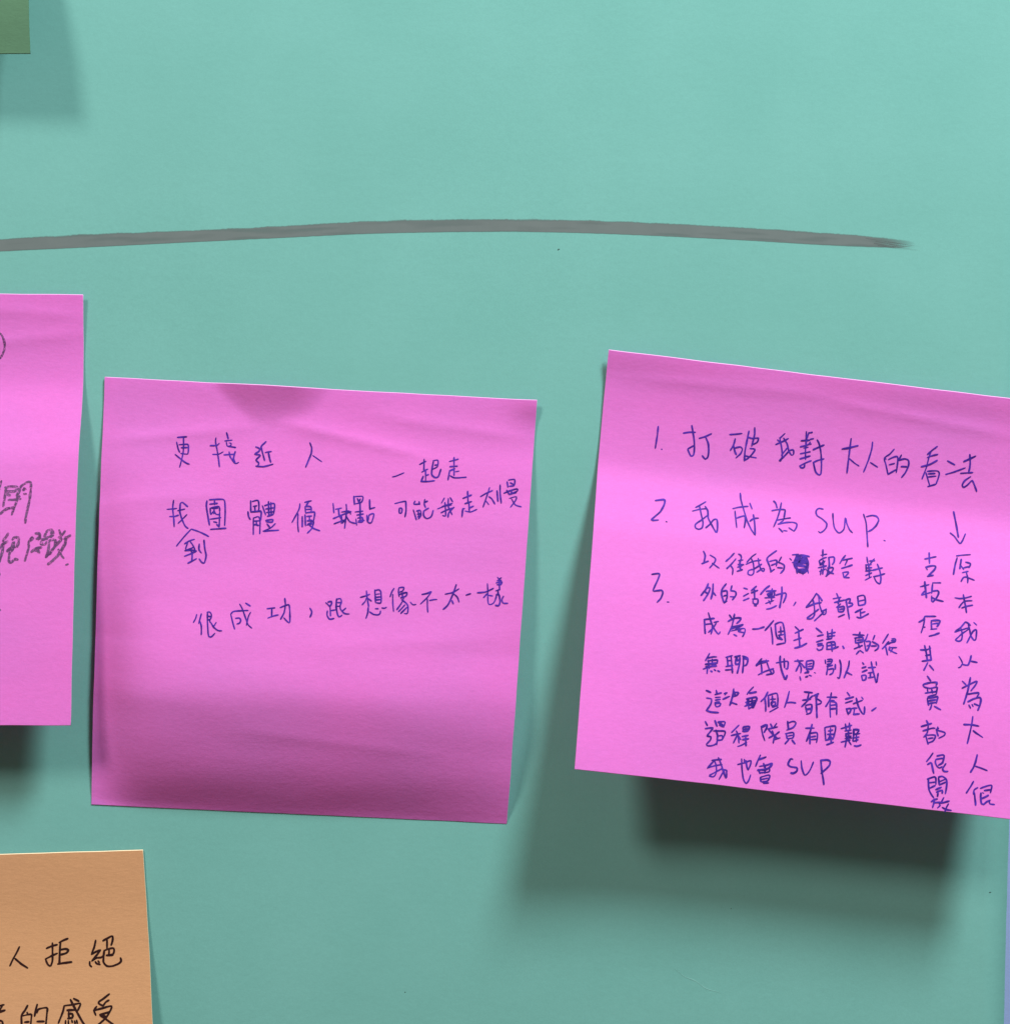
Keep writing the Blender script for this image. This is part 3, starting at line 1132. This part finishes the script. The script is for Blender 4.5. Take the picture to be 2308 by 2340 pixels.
  [2808,7175,3025,7128,3029,7189],
  [2764,7262,3039,7198],
  [2777,7312,3024,7271],
  [2722,7380,3013,7252],
  [2826,7152,2860,7353],
  [2914,7121,2925,7283],
  [2820,7358,2818,7471],
  [2893,7400,2934,7416],
  [2970,7360,3011,7380],
  [3051,7375,3102,7395],
  [3219,7043,3366,6984],
  [3249,7039,3282,7240],
  [3337,6997,3371,7229,3392,7391],
  [3264,7119,3353,7098],
  [3233,7256,3390,7207],
  [3228,7339,3357,7313],
  [3417,7008,3544,6962],
  [3458,7014,3448,7179,3546,7147],
  [3466,6982,3483,7093,3540,7045],
  [3537,7004,3537,7168,3501,7388],
  [3595,6966,3717,7003,3706,7148,3649,7196],
  [3615,6964,3627,7157,3620,7363],
  [3618,7015,3719,7033],
  [4036,6974,3916,7153],
  [3917,7159,4040,7045,4198,7006],
  [4019,7027,4051,7229,4057,7330],
  [3979,7360,4133,7260,4318,7176],
  [4137,6993,4207,7169,4296,7312],
  [4309,7197,4324,7278,4158,7339],
  [3924,7121,4139,7033],
  [4450,6862,4458,7015,4510,7214,4601,7398,4634,7291],
  [4369,7036,4537,6985,4636,6973,4635,7137,4586,7143],
  [4543,6912,4565,7125],
  [4785,6945,4993,6909],
  [4852,6895,4942,7079,4939,7203],
  [4916,6959,4828,7175],
  [4937,6977,5022,7070],
  [5053,6912,5212,6882,5192,7070,5063,7085],
  [5054,6922,5064,7106],
  [5097,6978,5175,6948],
  [5100,7029,5179,7010],
  [5029,7192,5126,7149],
  [5084,7103,5108,7182],
  [4924,7287,4949,7366],
  [5054,7281,5112,7254],
  [5131,7231,5192,7244],
  [5247,7155,5277,7162],
  [5479,6829,5494,6920],
  [5529,6813,5638,6800,5613,6895,5524,6926],
  [5531,6864,5610,6844],
  [5527,6977,5655,6931],
  [5554,6923,5541,7048,5528,7172],
  [5561,7045,5679,7010,5664,7115,5597,7164],
  [5714,6903,5720,7026],
  [5808,6789,5844,6908,5843,7093,5820,7219,5779,7203],
  [6028,6783,6015,6928,5929,7195],
  [5961,7048,6104,7106],
  [6330,6787,6362,6825],
  [6326,6915,6414,6876],
  [6331,7013,6448,6948],
  [6325,7096,6351,7206],
  [6325,7096,6424,7074,6419,7177,6351,7206],
  [6465,6894,6634,6863],
  [6529,6743,6554,6863,6602,7021,6671,7218,6700,6989],
  [6471,7017,6600,6981],
  [6521,7011,6527,7133],
  [6477,7129,6605,7093],
  [6638,6729,6652,6810]]),
 ('written_line', None, [
  [2825,7865,2937,7901],
  [2847,8040,2957,8047,2955,8160,2867,8323],
  [2857,8324,2968,8352,3147,8344],
  [3052,7832,3078,7920],
  [3029,7937,3175,7878],
  [3044,8006,3162,7982],
  [3048,8067,3165,8032],
  [3042,8129,3150,8095],
  [3043,8139,3078,8216,3156,8186,3171,8123,3054,8148],
  [3235,7891,3303,7863],
  [3215,8026,3368,7936],
  [3257,7919,3293,7864],
  [3445,7753,3435,7898,3406,8064,3382,8149],
  [3432,7847,3560,7821,3534,7886,3438,7938],
  [3387,8067,3468,8088,3545,8105],
  [3448,7794,3496,7911],
  [3888,7655,3805,7761,3751,7849],
  [3808,7812,3965,7762],
  [3748,7952,3973,7884,3960,7998,3909,8136],
  [3778,7958,3766,8082],
  [3733,8035,3977,7955],
  [3720,8129,3960,7998],
  [3798,7956,3813,8179],
  [3876,7936,3890,8149],
  [3768,8102,3925,8063],
  [3813,8179,3907,8106],
  [4222,7731,4170,7860,4078,7973],
  [4161,7871,4193,8051,4202,8193],
  [4238,7821,4264,8073],
  [4237,7811,4422,7737,4459,7856,4461,8039],
  [4292,7896,4411,7872],
  [4327,7810,4348,7991],
  [4316,7955,4405,7944,4400,8026,4331,8034,4316,7955],
  [4344,8074,4460,8019],
  [4292,8192,4482,8057],
  [4706,7658,4677,7829,4621,8050],
  [4654,7934,4752,7912,4872,7912],
  [5044,7631,5234,7629],
  [5154,7638,5126,7836],
  [5016,7829,5203,7786],
  [5238,7700,5108,7859,5006,7983],
  [5093,7942,5230,7905,5222,8090,5125,8142],
  [5094,7963,5133,8101],
  [5118,8031,5226,7998],
  [5317,7690,5339,7892,5367,8195],
  [5258,7698,5374,7632],
  [5354,7645,5322,7772],
  [5321,7751,5444,7808,5427,7861,5349,7891],
  [5567,7691,5795,7669],
  [5660,7577,5639,7733,5550,7918],
  [5622,7776,5740,7752],
  [5644,7814,5653,7977,5673,8148],
  [5632,7785,5782,7798,5809,8080],
  [5657,7874,5785,7838],
  [5662,7955,5790,7929],
  [6017,7524,6081,7598],
  [5986,7687,6171,7611],
  [5991,7776,6156,7701],
  [6018,7902,6076,8038],
  [6018,7912,6127,7889,6094,8005],
  [6170,7771,6374,7665],
  [6232,7631,6281,7798,6370,7951,6431,7985,6431,7801],
  [6147,7886,6265,7862],
  [6206,7879,6194,8013],
  [6184,8025,6332,7986],
  [6350,7596,6392,7642],
  [6692,7800,6597,7887]]),
 ('written_line', None, [
  [2855,8583,2911,8674],
  [2867,8750,3033,8710,2999,8785,2918,8906],
  [2918,8916,3008,8926,2994,9008,2921,9094],
  [3070,8533,3130,8668],
  [3142,8565,3299,8536,3278,8660],
  [3142,8565,3245,8613,3278,8660,3176,8622],
  [3058,8778,3176,8764,3315,8757,3311,8849,3268,8935],
  [3106,8752,3154,8868,3151,8970],
  [3165,8887,3263,8865,3269,8955,3162,8988],
  [3159,8948,3149,9091],
  [2918,9103,2940,9136,3013,9132,3091,9102,3147,9051,3161,8978],
  [3621,8578,3538,8680,3465,8770],
  [3460,8841,3576,8797,3673,8765],
  [3570,8716,3617,8812,3649,8991],
  [3597,8815,3521,9006],
  [3617,8812,3683,8906],
  [3722,8607,3860,8580,3827,8686,3709,8710],
  [3713,8618,3730,8718],
  [3745,8655,3843,8633],
  [3708,8832,3853,8784],
  [3784,8792,3811,9032],
  [3722,8901,3859,8865],
  [3625,9075,3712,9034,3825,8950],
  [4117,8559,4231,8485],
  [4127,8568,4168,8726,4227,8871],
  [4137,8567,4252,8492,4239,8595,4195,8682],
  [4329,8463,4374,8538],
  [4467,8436,4395,8556],
  [4278,8591,4492,8514],
  [4299,8609,4446,8733,4510,8786],
  [4379,8619,4406,8718,4311,8790],
  [4539,8620,4427,8735],
  [4445,8713,4418,8899],
  [4432,8816,4567,8759],
  [4710,8355,4742,8535],
  [4723,8395,4839,8340,4901,8373,4848,8481,4704,8560],
  [4680,8654,4856,8602,4854,8725,4727,8760],
  [4700,8662,4727,8760],
  [4733,8699,4840,8665],
  [4767,8776,4685,8887],
  [4837,8777,4912,8860],
  [5126,8468,5323,8440],
  [5268,8359,5231,8557,5165,8768],
  [5232,8577,5389,8538,5406,8658,5393,8771],
  [5233,8598,5247,8819],
  [5257,8656,5374,8621],
  [5261,8716,5388,8691],
  [5559,8396,5597,8696],
  [5569,8394,5794,8337,5786,8531,5754,8657],
  [5643,8467,5741,8435],
  [5689,8400,5694,8644],
  [5628,8550,5786,8531],
  [5697,8542,5655,8669],
  [5689,8563,5733,8639],
  [5597,8696,5771,8614],
  [5715,8662,5729,8741],
  [5623,8795,5778,8715],
  [5927,8382,6053,8326,6169,8271],
  [6019,8259,6047,8398],
  [6107,8228,6125,8368],
  [6018,8422,6156,8385],
  [6033,8491,6180,8453],
  [6043,8500,6066,8558,6164,8526],
  [6096,8392,6110,8614],
  [6029,8603,6206,8562],
  [5945,8695,6150,8619],
  [6069,8599,6042,8805],
  [6111,8634,6176,8728],
  [6214,8357,6223,8519,6211,8643],
  [6214,8368,6334,8363,6280,8472],
  [6221,8479,6358,8442],
  [6245,8557,6343,8525],
  [6280,8472,6291,8653],
  [6231,8640,6327,8588],
  [6246,8740,6316,8742,6403,8701]]),
 ('written_line', None, [
  [3209,9378,3290,9540,3339,9675,3419,9827,3416,9646],
  [3066,9456,3281,9410],
  [3116,9460,2980,9647],
  [2980,9647,3134,9579,3309,9528],
  [3126,9459,3173,9574,3185,9734,3132,9830,3032,9822,3088,9775,3315,9618],
  [3340,9695,3255,9886],
  [3297,9640,3416,9646],
  [3359,9673,3387,9790],
  [3653,9487,3798,9429,3942,9361,3939,9463,3898,9589],
  [3733,9346,3759,9585,3804,9801,3869,9894,3924,9827,3964,9681],
  [3834,9374,3863,9512,3898,9579],
  [3793,9349,3818,9437],
  [4150,9205,4108,9321,4059,9479],
  [4108,9321,4281,9236],
  [4148,9468,4313,9418,4429,9364,4396,9469],
  [4232,9387,4257,9465],
  [4105,9564,4338,9496,4429,9364],
  [4123,9542,4169,9637],
  [4168,9617,4363,9573,4378,9491],
  [4203,9552,4320,9528],
  [4275,9443,4277,9614],
  [4184,9716,4201,9814],
  [4184,9716,4387,9641,4357,9776,4221,9822],
  [4217,9762,4353,9716],
  [4262,9847,4380,9823],
  [4885,9218,4836,9214,4784,9342,4847,9395,4986,9398,4992,9478,4916,9538,4856,9535],
  [5075,9226,5106,9404,5174,9547,5250,9488,5311,9359,5352,9223],
  [5517,9163,5551,9391,5592,9568,5621,9716],
  [5508,9170,5645,9141,5726,9158,5721,9250,5657,9338,5536,9464]]),
 ('written_column', None, [
  [8417,3988,8576,3949,8748,3915],
  [8435,4030,8385,4220,8349,4445],
  [8533,4050,8495,4295],
  [8501,4180,8586,4296],
  [8586,4258,8733,4202],
  [8630,4114,8746,4137,8708,4243],
  [8556,4376,8690,4327],
  [8647,4352,8684,4498,8680,4612],
  [8528,4593,8587,4485,8684,4467],
  [8672,4475,8837,4524],
  [8397,4999,8512,5004,8657,4967,8777,4915],
  [8589,4900,8609,5011,8649,5181,8671,5322],
  [8791,5020,8622,5053,8551,5131,8493,5225],
  [8559,5223,8685,5164,8811,5124],
  [8646,5545,8552,5681,8423,5802],
  [8646,5545,8706,5562,8768,5611],
  [8411,5816,8578,5740,8745,5670],
  [8719,5586,8759,5742,8786,5863,8861,5953,8902,5911,8909,5699,8832,5746,8786,5839,8695,6042],
  [8553,5706,8587,5850,8572,5976,8513,6021,8434,5999,8510,5910,8604,5811,8734,5708],
  [8845,5533,8918,5592],
  [8524,6378,8574,6446,8613,6527],
  [8521,6643,8568,6619,8607,6540],
  [8608,6553,8734,6556,8779,6446,8805,6319],
  [8803,6455,8954,6467],
  [8622,6945,8715,7026],
  [8804,6837,8775,7037,8745,7200,8673,7478],
  [8622,7111,8774,7012,8956,6904,8929,6993,8827,7147],
  [8753,7236,8996,7170,8998,7218,8964,7272],
  [8766,7412,8894,7329,9024,7277,9061,7321,9043,7458,9022,7522,9001,7586],
  [8793,7482,8832,7551],
  [8864,7461,8896,7519],
  [8911,7443,9020,7473],
  [8894,7739,8878,7912,8846,8124,8799,8385],
  [8695,7953,8873,7937,9041,7947],
  [8915,8066,8977,8108,9142,8198],
  [9037,8612,9010,8774,8969,8912,8904,9041],
  [9009,8883,9148,8915,9281,8954],
  [8986,9236,8932,9352,8834,9526],
  [9088,9369,9013,9426,8995,9537],
  [9017,9499,9035,9617,9061,9783],
  [9147,9380,9286,9309,9398,9278,9396,9357,9377,9456],
  [9238,9418,9385,9382],
  [9164,9481,9165,9602,9188,9719,9237,9738,9304,9669,9385,9624],
  [9183,9611,9264,9566,9338,9514],
  [9200,9477,9236,9484],
  [9362,9626,9378,9709,9485,9714]]),
]
WRITING_ORANGE = [
 ('written_line', None, [
  [6996,2235,6925,2372,6837,2516,6749,2685],
  [6878,2510,7008,2636,7163,2747],
  [7618,2295,7749,2242,7879,2213],
  [7766,2168,7758,2381,7745,2594,7694,2714,7632,2672,7589,2556],
  [7582,2548,7738,2471,7869,2418],
  [7922,2165,8029,2111,8135,2073],
  [7954,2158,7926,2387,7905,2664],
  [7937,2338,8066,2317,8129,2352,8077,2416,7947,2453],
  [7865,2671,8018,2651,8195,2632],
  [8774,2134,8733,2297,8661,2459],
  [8660,2467,8768,2405,8874,2367],
  [8874,2367,8762,2511,8661,2622],
  [8669,2622,8776,2560,8889,2547,8923,2499],
  [8612,2637,8608,2718,8654,2769],
  [8740,2641,8770,2691,8849,2718],
  [8805,2626,8835,2676],
  [8941,2155,9056,2093,9171,2047,9165,2162,9127,2268],
  [9039,2126,9028,2339],
  [8961,2378,8938,2533,8931,2663,9007,2755,9135,2759,9282,2706,9341,2643,9329,2569],
  [8961,2386,9092,2341,9188,2344,9165,2474,9020,2494],
  [9076,2340,9068,2488],
  [9003,2502,9164,2499]]),
 ('written_line', None, [
  [6438,3615,6584,3587],
  [6552,3586,6467,3720],
  [6433,3759,6603,3716],
  [6426,3952,6521,3971,6533,4092],
  [7127,3620,7059,3738,6974,3864,6971,4153],
  [6990,3865,7199,3831,7195,3951,7171,4159],
  [7105,3780,7120,3821],
  [7040,4011,7145,4006],
  [7352,3602,7307,3746,7277,3890],
  [7337,3803,7380,3716,7573,3690,7568,3818,7524,4138],
  [7329,4004,7497,4005],
  [7975,3654,8168,3635,8346,3609,8343,3665,8274,3792],
  [7975,3654,7938,3797,7823,4059],
  [8125,3513,8184,3644,8273,3824,8407,4084,8468,4150],
  [8198,3491,8324,3560],
  [8035,3760,8227,3758],
  [8073,3809,8076,3946],
  [8072,3834,8160,3852,8156,3933,8036,3953],
  [7994,4000,7980,4152],
  [8058,4002,8062,4106,8148,4141],
  [8138,3996,8151,4061],
  [8250,4000,8263,4080],
  [8201,4014,8214,4095],
  [9035,3412,8911,3505,8770,3606,8871,3681,8939,3603,9021,3557],
  [8727,3693,8667,3787,8702,3909],
  [8651,3787,8837,3744,9071,3695,9026,3830,8924,3972,8725,4142],
  [8791,3888,8912,3859,9026,3830],
  [8798,3904,8923,3988,9140,4171],
  [8862,3906,8941,3940]]),
]

note('flat-edged pink note cut off by the left side, with grainy grey pencil writing', ((-0.149857, 0.038926), (-0.074158, 0.038156), (-0.074432, -0.036541), (-0.146943, -0.036250)),
     lift_left, PINK, PINK_EDGE, 'pink sticky notes on the green poster', WRITING_LEFT, 0.45*MM, PENCIL)
note('pink note between two others, its lower part curling back, few lines of blue writing', ((-0.070442, 0.023738), (0.005611, 0.019600), (0.000309, -0.054916), (-0.072810, -0.051522)),
     lift_mid, PINK, PINK_EDGE, 'pink sticky notes on the green poster', WRITING_MID, 0.275*MM, BLUE_INK)
note('tilted pink note at the right, densely written in blue with a numbered list', ((0.018197, 0.028408), (0.093303, 0.019275), (0.086086, -0.051814), (0.011664, -0.043063)),
     lift_right, PINK, PINK_EDGE, 'pink sticky notes on the green poster', WRITING_RIGHT, 0.305*MM, BLUE_INK)
note('orange note in the bottom left corner with black pen writing', ((-0.139597, -0.061898), (-0.063748, -0.059585), (-0.058730, -0.132030), (-0.133232, -0.134283)),
     lift_orange, ORANGE, ORANGE_EDGE, 'notes of other colours on the green poster', WRITING_ORANGE, 0.365*MM, DARK_INK)
note('dark olive patch in the top left of the picture, shaped as the lower right corner of a sheet', ((-0.160665, 0.158044), (-0.085254, 0.156324), (-0.080909, 0.078222), (-0.154986, 0.078168)),
     lift_olive, OLIVE, OLIVE, 'notes of other colours on the green poster', [], 0.3*MM, DARK_INK)  # lifted sheet that gives the dark olive patch at the top left
